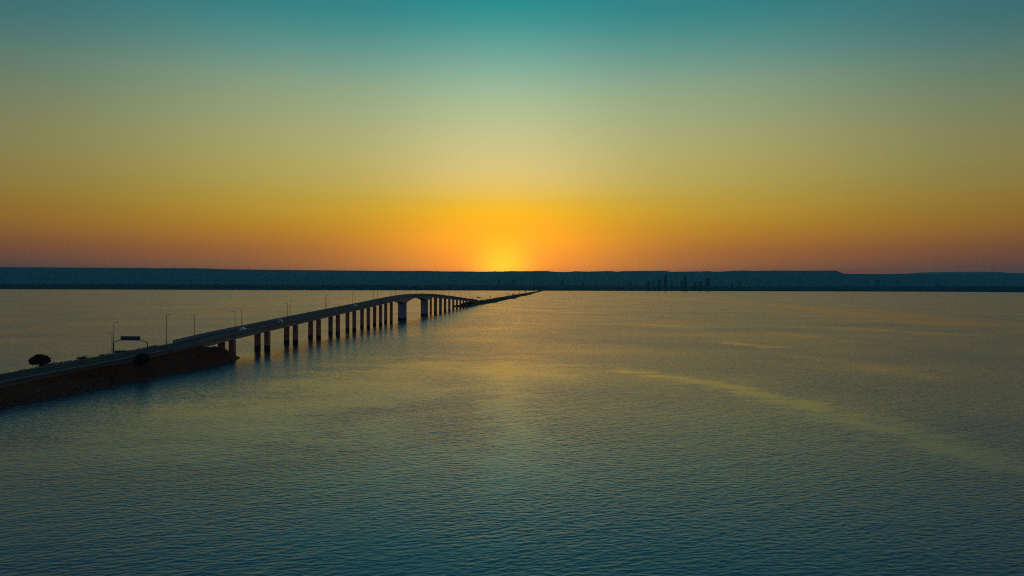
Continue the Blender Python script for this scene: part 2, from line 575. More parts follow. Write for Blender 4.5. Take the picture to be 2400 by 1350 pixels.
def ridge(name, Yc, sil, x0, x1, seed):
    ys = [Yc - 1900, Yc - 1500, Yc - 1150, Yc - 850, Yc - 600, Yc - 420, Yc - 280, Yc - 160, Yc - 70, Yc, Yc + 200, Yc + 900, Yc + 2200]
    pr = [-0.1, 0.10, 0.20, 0.31, 0.44, 0.56, 0.70, 0.86, 0.96, 1.0, 0.98, 0.95, 0.2]
    n = int((x1 - x0) / 40)
    m_ = MB()
    for i in range(n + 1):
        x = x0 + (x1 - x0) * i / n
        pxl = 1200 + x / Yc * F
        top = H + (675 + (pxl - 1200) * ROLL - interp(sil, pxl)) * Yc / F
        top += 6 * nz(x * 0.003, seed) + 4.0 * nz(x * 0.009, seed) + 2.5 * nz(x * 0.022, seed)
        for y, p in zip(ys, pr):
            dy_ = 0 if p >= 0.97 else 240 * nz(x * 0.0013, seed + 2) + 110 * nz(x * 0.004, seed + 5)
            gul = 0 if p >= 0.95 or p < 0.05 else (0.07 * nz(x * 0.0045, y * 0.0008, seed) + 0.04 * nz(x * 0.013, y * 0.002, seed))
            m_.v.append((x, y + dy_, max(-20, top * (p + 1.6 * gul))))
    k = len(ys)
    for i in range(n):
        for j in range(k - 1):
            m_.f.append((i * k + j, (i + 1) * k + j, (i + 1) * k + j + 1, i * k + j + 1))
    return struct(m_.obj(name, M['scarp'], smooth=True))


ridge('hills', 22000, SIL, -25800, 15000, 1.5)
ridge('hills', 24500, SIL2, 8000, 25000, 7.5)


# ------------------------------------------------------------------ far shore: trees and town
def blob(m_, x, y, z, r, h):
    k = 5
    a0 = random.random() * 6.28
    vs = [(x, y, z + h)]
    for ring, (zz, rr) in enumerate(((0.62, 0.8), (0.22, 1.0))):
        for i in range(k):
            a = a0 + ring * 0.6 + 2 * math.pi * i / k
            q = r * rr * random.uniform(0.75, 1.2)
            vs.append((x + q * math.cos(a), y + q * math.sin(a), z + h * zz * random.uniform(0.85, 1.12)))
    vs.append((x, y, z - 0.5))
    fs = []
    for i in range(k):
        j = (i + 1) % k
        fs += [(0, 1 + i, 1 + j), (1 + i, 1 + k + i, 1 + k + j, 1 + j), (1 + k + i, 2 * k + 1, 1 + k + j)]
    m_.add(vs, fs)


mb = MB()
for i in range(15000):
    x = random.uniform(-9000, 9500)
    d = 12 + (random.random() ** 1.7) * 3600
    y = shore_y(x) + d
    r = random.uniform(7, 19)
    blob(mb, x, y, plain_z(d) - 0.5, r, random.uniform(7, 17) * (1.0 + 0.35 * nz(x * 0.002, 4.4)))
o = mb.obj('tree_belt', M['forest'])
o["kind"] = "stuff"
tag(o, 'dark belt of trees along the far shore', 'trees')

mb = MB()
for i in range(1700):
    x = random.gauss(1600, 2300)
    d = random.uniform(500, 4200)
    y = shore_y(x) + d
    if abs(x) > 9000:
        continue
    w_, dp, h = random.uniform(8, 22), random.uniform(8, 22), random.choice([5, 6, 8, 9, 10, 12, 16, 24, 34])
    z0 = plain_z(d) - 6
    if h >= 24 and random.random() < 0.4:
        h = 12
    mb.box(x - w_ / 2, x + w_ / 2, y, y + dp, z0, z0 + 6 + h)
    if h > 9:
        mb.box(x - w_ / 5, x + w_ / 5, y + dp * 0.3, y + dp * 0.7, z0 + 6 + h - 0.2, z0 + 9 + h)
o = mb.obj('town_blocks', M['tower2'])
o["kind"] = "stuff"
tag(o, 'hazy mass of low town buildings spread behind the far shore', 'town')

TOWERS = [  # photo x, top y, width px, distance, style, label
    (1520, 658.0, 5.5, 10900, 0, 'broad squat tower at the bridge end of the dark tower cluster'),
    (1531, 656.6, 3.6, 11600, 1, 'faint slim tower between the squat tower and a stepped one'),
    (1544, 654.6, 4.4, 10900, 2, 'mid-height stepped tower next to the tallest tower'),
    (1560, 644.2, 6.0, 10800, 2, 'tallest tower on the far shore, tall slab with stepped top'),
    (1575, 660.0, 3.8, 11200, 1, 'low slim tower standing between the two tallest towers'),
    (1597.5, 659.4, 4.2, 11300, 2, 'short tower right beside the second tallest flat-topped tower'),
    (1606, 647.4, 6.6, 10700, 0, 'second tallest tower, plain slab with a flat top'),
    (1628, 660.0, 4.4, 10900, 1, 'short tower with a roof box beside the twin-width block'),
    (1642, 660.4, 7.4, 10900, 3, 'wide low tower block between a short tower and the spired one'),
    (1659, 652.0, 9.0, 10500, 4, 'widest dark tower with rounded top and short spire'),
    (1168.5, 655.6, 3.8, 12800, 0, 'pale slim tower standing alone below the sunset glow'),
    (1204, 657.6, 5.0, 12900, 3, 'pale double tower below the ridge where the sun glows'),
    (1251, 660.0, 2.8, 12900, 1, 'faint thin tower, first of three near the end of the causeway'),
    (1260.5, 658.8, 3.4, 12900, 2, 'faint thin tower, middle of three near the causeway end'),
    (1271, 658.8, 2.6, 12900, 1, 'faint thin tower with roof box, last of three near causeway end'),
    (1318.5, 657.4, 5.2, 12300, 3, 'hazy paired block towers past the end of the causeway'),
    (1366, 662.6, 4.2, 11800, 0, 'small dark block between the paired towers and low roofs'),
    (1399, 666.0, 5.0, 11400, 3, 'low wide block near the trees past the small dark block'),
    (1475, 660.5, 3.0, 12600, 1, 'very faint slim tower some way before the dark tower cluster'),
    (1716, 660.4, 3.4, 12300, 1, 'faint short tower just past the widest spired tower'),
    (1733, 658.6, 3.4, 12600, 2, 'faint stepped tower past the spired tower, further from it'),
    (2058, 655.4, 5.0, 13800, 3, 'hazy paired blocks under the notch in the ridge'),
    (2104, 657.4, 3.0, 14200, 1, 'faint slim tower under the lower ridge beyond the notch'),
    (2195, 662.0, 5.4, 12600, 0, 'low dark block near the wooded spit on the far shore'),
]
for x, yt, wpx, D, sty, lab in TOWERS:
    D -= 1800
    X = (x - 1200) / F * D
    base = plain_z(D - shore_y(X)) - 4
    top = zat(x, yt, D)
    w_ = wpx * D / F
    h = top - base
    root = empty('tower_block', (X, D, base), random.uniform(-0.42, 0.58))
    tag(root, lab, 'tower', 'towers of the town on the far shore')
    dp = w_ * random.uniform(0.6, 0.9)
    m1 = MB()
    if sty == 3:
        m1.box(-w_ / 2, -w_ * 0.08, -dp / 2, dp / 2, 0, h)
        m1.box(w_ * 0.1, w_ / 2, -dp / 2 + 3, dp / 2 + 3, 0, h * 0.95)
        m1.box(-w_ * 0.09, w_ * 0.11, -dp / 4, dp / 4, 0, h * 0.9)
    else:
        m1.box(-w_ / 2, w_ / 2, -dp / 2, dp / 2, 0, h * (0.93 if sty else 0.985))
        m1.box(-w_ * 0.52, w_ * 0.52, -dp * 0.52, dp * 0.52, 0, h * 0.12)
        for q in range(5):           # vertical balcony bays
            u = -w_ / 2 + w_ * (q + 0.5) / 5
            m1.box(u - w_ * 0.05, u + w_ * 0.05, -dp / 2 - 1.2, -dp / 2 + 0.3, h * 0.14, h * 0.9)
    m1.obj('tower_shaft', M['tower'], root)
    m2 = MB()
    if sty == 0:
        m2.box(-w_ * 0.3, w_ * 0.3, -dp * 0.3, dp * 0.3, h * 0.98, h)
    elif sty in (1, 3):
        m2.box(-w_ * 0.28, w_ * 0.22, -dp * 0.3, dp * 0.3, h * 0.9, h * 1.0 if sty == 1 else h * 1.03)
    elif sty == 2:
        m2.box(-w_ * 0.36, w_ * 0.5, -dp * 0.4, dp * 0.4, h * 0.925, h * 0.97)
        m2.box(-w_ * 0.1, w_ * 0.42, -dp * 0.3, dp * 0.3, h * 0.965, h)
    else:
        m2.loft([[(w_ / 2 * k * math.cos(a), dp / 2 * k * math.sin(a), h * zz) for a in [i * math.pi / 6 for i in range(12)]] for k, zz in ((1.0, 0.925), (0.92, 0.955), (0.6, 0.985), (0.12, 1.0), (0.05, 1.09))])
    m2.obj('roof', M['tower'], root)

# a few pale boathouses at the water's edge and a launch
for k, (x, dd, w_) in enumerate(((708, 14, 14), (722, 18, 18), (823, 16, 12), (857, 14, 16), (1281, 420, 60))):
    X = (x - 1200) / F * 8300
    y = shore_y(X) + dd
    z0 = plain_z(dd)
    m1 = MB()
    m1.box(-w_ / 2, w_ / 2, -5, 5, -1, 4.5)
    root = empty('waterside_house', (X, y, z0))
    m1.obj('wall', M['whitewall'], root)
    m1 = MB()
    m1.loft([[(-w_ / 2 - 1, -6, 4.3), (-w_ / 2 - 1, 6, 4.3), (-w_ / 2 - 1, 0, 7.5)], [(w_ / 2 + 1, -6, 4.3), (w_ / 2 + 1, 6, 4.3), (w_ / 2 + 1, 0, 7.5)]])
    m1.obj('roof', M['whitewall'], root)
    if k == 4:
        tag(root, 'long pale shed among the trees above the causeway end', 'house')
    else:
        tag(root, 'tiny white house at the far waterline behind the bridge', 'house', 'white houses on the far shore')

bp_ = gnd(747, 679.6)
root = empty('motor_boat', (bp_.x, bp_.y, 0), R(12))
tag(root, 'small dark boat lying on the lake near the far shore', 'boat')
m1 = MB()
bl = 34
m1.loft([[(u, -wd, zt), (u, 0, -1.0), (u, wd, zt), (u, 0, zt + 0.3)] for u, wd, zt in ((-bl / 2, 3.6, 2.6), (-bl / 4, 4.4, 2.4), (bl / 6, 4.2, 2.6), (bl / 3, 2.6, 3.2), (bl / 2, 0.2, 4.0))])
m1.obj('hull', M['dark'], root)
m1 = MB()
m1.box(-11, 5, -2.6, 2.6, 2.0, 5.2)
m1.box(-12, 6.2, -3.0, 3.0, 5.2, 5.6)
m1.obj('cabin', M['silver'], root)

# ------------------------------------------------------------------ causeway: near embankment
LATC = -148.0
# keys by s: toe, shoulder lat/z, road near edge lat/z, road far edge lat/z
KEY = [(-80, -158, -163, 2.9, -164.2, 3.6, -175.2, 3.8),
       (90, -150, -155.0, 4.0, -156.2, 4.7, -167.2, 5.0),
       (176, -145, -150.0, 4.9, -151.0, 5.7, -162.0, 6.0),
       (231, -139.6, -145.7, 6.5, -146.6, 7.5, -157.6, 7.9),
       (255, -139.2, -142.7, 8.1, -143.6, 8.7, -154.2, 8.8),
       (267, -139.2, -141.6, 8.9, -142.8, 9.4, -153.2, 9.4),
       (310, -139.8, -141.6, 9.6, -142.8, 10.2, -153.2, 10.2)]


def key(i, s):
    return interp([(k[0], k[i]) for k in KEY], s)


CONE = [(268, 8.9), (271, 7.2), (279, 6.6), (287, 5.0), (296, 1.9), (301, 0.3), (303, -0.6), (310, -3)]


def near_h(lat, s):
    toe, sl, sz, nl, nzz, fl, fz = (key(i, s) for i in range(1, 8))
    w = 1.3 * nz(s * 0.06, 1.1) + 0.8 * nz(s * 0.25, 2.2)
    toe += w - max(0.0, s - 284) * 0.3
    prof = [(fl - 14 - w, -2.5), (fl - 11 - w, -0.2), (fl - 3.5, fz - 0.9), (fl - 1.2, fz - 0.25), (fl - 0.3, fz - 0.12), (nl + 0.3, nzz - 0.12), (sl, sz), (toe - 0.2, 0.15), (toe + 3, -2.5)]
    h = interp(prof, lat)
    if s > 266:
        c = interp(CONE, s) + (0.25 * nz(lat * 0.4, s * 0.4))
        h = min(h, c)
    edge = min(1.0, max(0.0, abs(lat - (nl + fl) / 2) - 6.3))
    return h + edge * (0.28 * nz(lat * 0.5, s * 0.45) + 0.12 * nz(lat * 1.6, s * 1.5))


mb = MB()
lats = [-196 + 0.85 * i for i in range(72)]
ss = [-80 + 1.3 * i for i in range(304)]
for s in ss:
    for la in lats:
        p = W(la, s, near_h(la, s))
        mb.v.append(tuple(p))
n = len(lats)
for i in range(len(ss) - 1):
    for j in range(n - 1):
        mb.f.append((i * n + j, i * n + j + 1, (i + 1) * n + j + 1, (i + 1) * n + j))
struct(mb.obj('embankment', M['grass'], smooth=True))


def strip(name, ss_, lat0, lat1, zf, material, parent=None):
    m_ = MB()
    for s in ss_:
        a, c = lat0(s), lat1(s)
        m_.v.append(tuple(W(a, s, zf(a, s))))
        m_.v.append(tuple(W(c, s, zf(c, s))))
    for i in range(len(ss_) - 1):
        m_.f.append((2 * i, 2 * i + 1, 2 * i + 3, 2 * i + 2))
    return m_.obj(name, material, parent)


def rz_near(lat, s, dz=0.0):
    nl, nzz, fl, fz = (key(i, s) for i in range(4, 8))
    u = (lat - nl) / (fl - nl)
    return nzz + (fz - nzz) * u + dz


sr = [-80 + 3 * i for i in range(116)] + [266.6]
sr = [s for s in sr if s <= 266.6]
road = struct(strip('road', sr, lambda s: key(6, s) + 0.0, lambda s: key(4, s), rz_near, M['asphalt']))
for nm, off0, off1, mt in (('edge_line', 0.7, 0.85, 'paint'), ('edge_line', 9.9, 10.05, 'paint')):
    strip(nm, sr, lambda s, o=off0: key(6, s) + o, lambda s, o=off1: key(6, s) + o, lambda a, s: rz_near(a, s, 0.006), M[mt], road)
for i in range(26):
    s0 = -70 + 13 * i
    if s0 + 5 < 265:
        strip('lane_mark', [s0, s0 + 2.5, s0 + 5], lambda s: key(6, s) + 5.35, lambda s: key(6, s) + 5.5, lambda a, s: rz_near(a, s, 0.006), M['yellow'], road)
# concrete kerb along the lake-side shoulder
mb = MB()
for i in range(len(sr) - 1):
    a, c = sr[i], sr[i + 1]
    ring = []
    for s in (a, c):
        l0 = key(4, s)
        z0 = key(5, s)
        ring.append([W(l0 + 0.02, s, z0 - 0.4), W(l0 + 0.27, s, z0 - 0.4), W(l0 + 0.25, s, z0 + 0.13), W(l0 + 0.02, s, z0 + 0.13)])
    mb.loft(ring)
mb.obj('kerb', M['kerb'], road)
mb = MB()
for i in range(len(sr) - 1):
    ring = []
    for s in (sr[i], sr[i + 1]):
        l0, z0 = key(2, s), key(3, s)
        ring.append([W(l0 - 0.1, s, z0 - 0.5), W(l0 + 0.35, s, z0 - 0.5), W(l0 + 0.35, s, z0 + 0.12), W(l0 - 0.1, s, z0 + 0.12)])
    mb.loft(ring)
struct(mb.obj('drain_channel', M['kerb']))

# rocks at the toe, dry grass on the slope
mb = MB()
for i in range(1500):
    s = random.uniform(120, 303)
    la = key(1, s) - random.uniform(-0.6, 2.4)
    if s > 296:
        la = random.uniform(-156, -139.5)
    z = near_h(la, s)
    p = W(la, s, z)
    r = random.uniform(0.18, 0.55)
    vs = []
    for q in ((1, 0, 0), (-1, 0, 0), (0, 1, 0), (0, -1, 0), (0, 0, 0.8), (0, 0, -0.8)):
        vs.append((p.x + q[0] * r * random.uniform(0.7, 1.4), p.y + q[1] * r * random.uniform(0.7, 1.4), p.z + q[2] * r * random.uniform(0.6, 1.1)))
    mb.add(vs, [(0, 2, 4), (2, 1, 4), (1, 3, 4), (3, 0, 4), (2, 0, 5), (1, 2, 5), (3, 1, 5), (0, 3, 5)])
o = mb.obj('shore_rocks', M['rock'])
o["kind"] = "stuff"
tag(o, 'rough broken stones along the foot of the near embankment', 'rocks')


def tuft(m_, p, h, k):
    for _ in range(k):
        a = random.random() * 6.28
        bx, by = p.x + random.uniform(-0.25, 0.25), p.y + random.uniform(-0.25, 0.25)
        w_ = random.uniform(0.03, 0.07)
        le = random.uniform(0.1, 0.5) * h
        hh = h * random.uniform(0.6, 1.2)
        ca, sa = math.cos(a), math.sin(a)
        m_.add([(bx - w_ * sa, by + w_ * ca, p.z - 0.08), (bx + w_ * sa, by - w_ * ca, p.z - 0.08), (bx + le * ca * 0.5 + w_ * 0.6 * sa, by + le * sa * 0.5 - w_ * 0.6 * ca, p.z + hh * 0.6), (bx + le * ca, by + le * sa, p.z + hh)],
               [(0, 1, 2), (0, 2, 3)])


mb = MB()
for i in range(14000):
    s = random.uniform(130, 300)
    near = random.random() < 0.72
    if near:
        la = random.uniform(key(2, s) + 0.2, key(1, s) - 0.3)
    else:
        la = random.uniform(key(6, s) - 7, key(6, s) - 0.6)
    z = near_h(la, s)
    if z < 0.25:
        continue
    d = max(0.1, 0.6 + nz(s * 0.11, la * 0.3, 5.5))
    tuft(mb, W(la, s, z), random.uniform(0.25, 0.75) * d, 5)
o = mb.obj('dry_grass', M['straw'])
o["kind"] = "stuff"
tag(o, 'dry brown grass covering the near embankment slope', 'grass')


# ------------------------------------------------------------------ trees and shrubs
def leaf_mesh(name, fn, n_cl, n_leaf, size, spread):
    m_ = MB()
    for _ in range(n_cl):
        c = fn()
        for _ in range(n_leaf):
            p = c + Vector((random.gauss(0, spread), random.gauss(0, spread), random.gauss(0, spread * 0.7)))
            u = Vector((random.gauss(0, 1), random.gauss(0, 1), random.gauss(0, 1))).normalized()
            v = u.orthogonal().normalized()
            q = size * random.uniform(0.6, 1.3)
            m_.add([p - u * q, p + v * q * 0.55, p + u * q, p - v * q * 0.55], [(0, 1, 2, 3)])
    return m_


def make_tree(name, loc, cw, ch, trunk_h, label, cat, group=None, n_cl=170, size=0.13, flat=0.0, lean=0.0):
    root = empty(name, loc)
    tag(root, label, cat, group)
    tr = MB()
    zc = trunk_h + ch * 0.5
    tr.tube([(0, 0, -0.4), (0.05, 0, trunk_h * 0.5), (lean, 0.05, trunk_h), (lean * 1.2, 0, zc)], [cw * 0.045, cw * 0.036, cw * 0.03, cw * 0.012], 7)
    for k in range(7):
        a = k * 0.9 + random.random() * 0.5
        e = Vector((math.cos(a) * cw * 0.36 + lean, math.sin(a) * cw * 0.36, zc + random.uniform(-0.15, 0.3) * ch))
        st_ = Vector((lean, 0, trunk_h * random.uniform(0.8, 1.1)))
        tr.tube([st_, (st_ + e) / 2 + Vector((0, 0, 0.1 * ch)), e], [cw * 0.018, cw * 0.012, cw * 0.004], 5)
    tr.obj('trunk', M['bark'], root)

    def pt():
        while True:
            a = random.random() * 6.283
            cz = random.uniform(-1, 1)
            rr = random.random() ** 0.28
            q = math.sqrt(1 - cz * cz)
            lump = 1.0 + 0.16 * nz(math.cos(a) * 2.2 + loc[0], math.sin(a) * 2.2, cz * 2.2)
            p = Vector((q * math.cos(a) * cw / 2, q * math.sin(a) * cw / 2, cz * ch / 2)) * rr * lump * 0.93
            if flat and p.z < -ch * 0.5 * flat:
                continue
            return p + Vector((lean, 0, zc))
    leaf_mesh('crown', pt, n_cl, 16, size, cw * 0.035).obj('crown', M['leaf'], root)
    return root


la, s_ = -164.6, 209.8
make_tree('round_tree', W(la, s_, near_h(la, s_)), 6.0, 3.7, 1.5, 'round dense tree standing alone on the verge of the near causeway', 'tree', n_cl=620, size=0.19, flat=0.55)
la, s_ = -143.0, 229.8
make_tree('slope_tree', W(la, s_, near_h(la, s_) - 0.3), 4.6, 4.2, 1.7, 'dark bushy tree on the near embankment slope beside the road gantry', 'tree', n_cl=420, size=0.18)

bush_protos = []
for k in range(3):
    m_ = leaf_mesh('foliage', lambda: Vector((random.gauss(0, 0.55), random.gauss(0, 0.55), abs(random.gauss(0.35, 0.3)))), 46, 12, 0.11, 0.13)
    bush_protos.append(m_.mesh('foliage', M['leaf']))
stem = MB()
for k in range(6):
    a = k * 1.05
    stem.tube([(0, 0, -0.25), (0.2 * math.cos(a), 0.2 * math.sin(a), 0.3), (0.5 * math.cos(a), 0.5 * math.sin(a), 0.7)], [0.035, 0.025, 0.01], 5)
stem_me = stem.mesh('stem', M['bark'])


def bush(p, sc_, label, group, k=0):
    root = empty('shrub', p, random.random() * 6)
    root.scale = (sc_ * random.uniform(0.9, 1.3), sc_ * random.uniform(0.9, 1.3), sc_)
    tag(root, label, 'shrub', group)
    link('foliage', bush_protos[k % 3], root)
    link('stem', stem_me, root)
    return root


for k in range(22):
    s = 212.5 + k * 1.75 + random.uniform(-0.8, 0.8)
    la = key(6, s) - random.uniform(2.2, 5.0)
    bush(W(la, s, near_h(la, s)), random.uniform(0.55, 1.25) * (1.5 if k == 0 else 1), 'low ragged shrub on the verge between the round tree and the road gantry', 'verge shrubs before the gantry', k)
for k in range(7):
    s = 253 + k * 2.0
    la = key(6, s) - random.uniform(2.0, 4.0)
    bush(W(la, s, near_h(la, s)), random.uniform(0.4, 0.8), 'small shrub on the verge between the road gantry and the bridge', 'verge shrubs by the bridge', k)
for k, (la, s, q) in enumerate(((-147.5, 279, 0.7), (-150, 283, 0.9), (-153, 286, 1.0), (-149, 290, 0.6), (-154.5, 276, 1.3), (-151.5, 293, 0.7))):
    bush(W(la, s, near_h(la, s)), q, 'scrubby plant on the bank under the first bridge span', 'plants under the bridge', k)

# ------------------------------------------------------------------ the bridge
ZD = [(250, 8.75), (264, 9.35), (276, 10.05), (302, 11.3), (340, 12.65), (376, 13.95), (452, 16.6), (528, 19.2), (607, 22.1), (640, 23.1), (662, 23.65), (690, 24.2), (720, 24.55), (750, 24.5), (778, 24.15),
      (832, 23.2), (870, 22.2), (984, 18.6), (1098, 14.8), (1200, 11.3), (1296, 8.2), (1330, 7.2), (1400, 6.2)]


def zd(s):
    return spline(ZD, s)


S_A, S_B = 267.0, 1297.0
ROWS_N = [301.6 + 38.05 * i for i in range(9)]
M1, M2 = 662.4, 777.6
ROWS_F = [832.4 + 38.1 * i for i in range(12)]
DG = 2.75          # girder depth
SL = 0.35          # slab thickness
bridge = empty('bridge', W(LATC, 720, 0), -TH)
tag(bridge, 'long concrete road bridge humped over the lake on paired columns', 'bridge')


def B(la, s, z):   # road frame -> bridge-local
    return (la - LATC, s - 720, z)


def lof_s(name, s0, s1, ring_fn, material, step=6.0, smooth=False):
    k = max(1, int(round((s1 - s0) / step)))
    m_ = MB()
    m_.loft([[B(*p) for p in ring_fn(s0 + (s1 - s0) * i / k)] for i in range(k + 1)])
    return m_.obj(name, material, bridge, smooth)


def slab_ring(s):
    z = zd(s)
    return [(LATC - 5.5, s, z - 0.22), (LATC - 4.0, s, z - SL), (LATC + 4.0, s, z - SL), (LATC + 5.5, s, z - 0.22), (LATC + 5.5, s, z), (LATC - 5.5, s, z)]


def barrier_ring(c, d):
    def f(s):
        z = zd(s)
        x = LATC + c
        # d = inward direction
        return [(x, s, z - 0.3), (x, s, z + 0.95), (x + d * 0.2, s, z + 0.95), (x + d * 0.28, s, z + 0.35), (x + d * 0.46, s, z + 0.004), (x + d * 0.46, s, z - 0.21), (x + d * 0.05, s, z - 0.215), (x + d * 0.05, s, z - 0.3)]
    return f


joints = [S_A] + ROWS_N + [M1 + 57.6] + ROWS_F + [S_B]
spans = list(zip([S_A] + ROWS_N, ROWS_N)) + [(ROWS_N[-1], M1 + 57.6), (M1 + 57.6, ROWS_F[0])] + list(zip(ROWS_F, ROWS_F[1:] + [S_B]))
for a, c in spans:
    g0 = 0.03
    lof_s('deck_slab', a + g0, c - g0, slab_ring, M['concrete'])
    lof_s('barrier', a + g0, c - g0, barrier_ring(5.52, -1), M['barrier'])
    lof_s('barrier', a + g0, c - g0, barrier_ring(-5.52, 1), M['barrier'])

for a, c in spans:
    if a in (ROWS_N[-1], M1 + 57.6):
        continue
    for gl in (-145.4, -150.5):
        def gr(s, gl=gl):
            z = zd(s) - SL - 0.004
            return [(gl - 0.75, s, z - DG), (gl + 0.75, s, z - DG), (gl + 0.75, s, z - 0.25), (gl + 1.0, s, z), (gl - 1.0, s, z), (gl - 0.75, s, z - 0.25)]
        lof_s('girder', a + 0.45, c - 0.45, gr, M['concrete'])
    # end diaphragms between the two girders
    for s0 in (a + 1.2, c - 1.7):
        def dr(s):
            z = zd(s) - SL - 0.01
            return [(-149.75, s, z - 2.2), (-146.15, s, z - 2.2), (-146.15, s, z), (-149.75, s, z)]
        lof_s('diaphragm', s0, s0 + 0.5, dr, M['concrete'])


# haunched box girder of the three main spans
def haunch(s):
    e0, e1 = ROWS_N[-1], ROWS_F[0]
    if s < M1:
        d = (M1 - s) / (M1 - e0)
    elif s > M2:
        d = (s - M2) / (e1 - M2)
    else:
        d = min(s - M1, M2 - s) / ((M2 - M1) / 2)
    d = max(0.0, (d * 1.06 - 0.06)) if d > 0.06 else 0.0
    return 2.5 + 3.6 * (1 - d) ** 1.9


def box_ring(s):
    z = zd(s) - SL - 0.004
    d = haunch(s)
    return [(LATC - 3.6, s, z - d), (LATC + 3.6, s, z - d), (LATC + 3.6, s, z - 0.3), (LATC + 4.0, s, z), (LATC - 4.0, s, z), (LATC - 3.6, s, z - 0.3)]


mid = (M1 + M2) / 2
for a, c in ((ROWS_N[-1] + 0.45, M1), (M1, mid), (mid, M2), (M2, ROWS_F[0] - 0.45)):
    lof_s('box_girder', a + 0.02, c - 0.02, box_ring, M['concrete'], 2.5)

# columns, bearings, main piers, abutments


def column(gl, s, top):
    m_ = MB()
    w_, l_, c_ = 1.1, 1.4, 0.12
    ring = [(-w_, -l_ + c_), (-w_ + c_, -l_), (w_ - c_, -l_), (w_, -l_ + c_), (w_, l_ - c_), (w_ - c_, l_), (-w_ + c_, l_), (-w_, l_ - c_)]
    x0, y0, _ = B(gl, s, 0)
    m_.loft([[(x0 + p[0], y0 + p[1], z) for p in ring] for z in (-6, top)])
    return m_.obj('column', M['column'], bridge)


for s in ROWS_N + ROWS_F:
    main_end = s in (ROWS_N[-1], ROWS_F[0])
    for gl in (-145.4, -150.5):
        top = zd(s) - SL - DG - 0.18
        col_ = column(gl, s, top)
        m_ = MB()
        x0, y0, _ = B(gl, s, 0)
        sl_ = (zd(s + 1) - zd(s - 1)) / 2
        for dy_ in (-0.85, 0.85):
            if main_end and ((s == ROWS_N[-1] and dy_ > 0) or (s == ROWS_F[0] and dy_ < 0)):
                zt = zd(s) - SL - haunch(s) + sl_ * dy_
            else:
                zt = zd(s) - SL - DG + sl_ * dy_
            m_.box(x0 - 0.5, x0 + 0.5, y0 + dy_ - 0.3, y0 + dy_ + 0.3, top - 0.02, zt + 0.03)
        m_.obj('bearing', M['rubber'], bridge)
for s in (M1, M2):
    m_ = MB()
    x0, y0, _ = B(LATC, s, 0)
    top = zd(s) - SL - haunch(s) + 0.25
    w_, l_, c_ = 4.0, 2.2, 0.5
    ring = [(-w_, -l_ + c_), (-w_ + c_, -l_), (w_ - c_, -l_), (w_, -l_ + c_), (w_, l_ - c_), (w_ - c_, l_), (-w_ + c_, l_), (-w_, l_ - c_)]
    m_.loft([[(x0 + p[0], y0 + p[1], z) for p in ring] for z in (-8, top)])
    m_.obj('main_pier', M['pier'], bridge)
for s, d in ((S_A, 1), (S_B, -1)):
    m_ = MB()
    x0, y0, _ = B(LATC, s, 0)
    z = zd(s)
    m_.box(x0 - 5.3, x0 + 5.3, y0 - 2.0, y0 + 2.0, z - 7, z - SL - DG - 0.1)
    m_.box(x0 - 5.3, x0 + 5.3, y0 - d * 1.2 - 0.8, y0 - d * 1.2 + 0.75, z - SL - DG - 0.12, z - 0.36)
    m_.box(x0 + 5.0, x0 + 5.4, y0 - 4.5, y0 + 2.0, z - 4.5, z - 0.4)
    m_.box(x0 - 5.4, x0 - 5.0, y0 - 4.5, y0 + 2.0, z - 4.5, z - 0.4)
    m_.obj('abutment', M['concrete'], bridge)

# carriageway on the deck
kk = [S_A + (S_B - S_A) * i / 220 for i in range(221)]


def dstrip(name, ss_, a, c, dz, material, parent=None):
    m_ = MB()
    for s in ss_:
        m_.v.append(B(a, s, zd(s) + dz))
        m_.v.append(B(c, s, zd(s) + dz))
    for i in range(len(ss_) - 1):
        m_.f.append((2 * i, 2 * i + 1, 2 * i + 3, 2 * i + 2))
    return m_.obj(name, material, parent)


car = dstrip('carriageway', kk, LATC - 5.0, LATC + 5.0, 0.02, M['asphalt'], bridge)
dstrip('edge_line', kk, LATC - 4.55, LATC - 4.4, 0.026, M['paint'], car)
dstrip('edge_line', kk, LATC + 4.4, LATC + 4.55, 0.026, M['paint'], car)
for i in range(80):
    s0 = S_A + 6 + 12.8 * i
    dstrip('lane_mark', [s0, s0 + 2, s0 + 4], LATC - 0.08, LATC + 0.08, 0.026, M['yellow'], car)

# ------------------------------------------------------------------ causeway beyond the bridge
FS = [1085 + 5 * i for i in range(80)] + [1490 + 12 * i for i in range(90)] + [2580 + 40 * i for i in range(146)]
FTOP = [(1085, -2.0), (1108, -0.4), (1125, 1.2), (1150, 2.3), (1200, 4.4), (1250, 5.8), (1292, 7.6), (1330, 7.0), (1400, 6.1), (1600, 5.4), (2600, 4.6), (4200, 3.0), (9600, 2.2)]
FTOE = [(1085, -138), (1250, -139), (1310, -137), (1400, -132), (1500, -128), (2280, -121), (3800, -114), (9600, -112)]


def far_toe(s):
    sp = 0.0
    for c, a, w_ in ((1478, 9, 14), (1330, 4, 20), (2050, 16, 60), (2210, 9, 40), (2800, 18, 90), (3300, 16, 120)):
        sp += a * math.exp(-((s - c) / w_) ** 2)
    return interp(FTOE, s) + sp + 2.5 * nz(s * 0.012, 3.9) + 1.2 * nz(s * 0.06, 1.9)


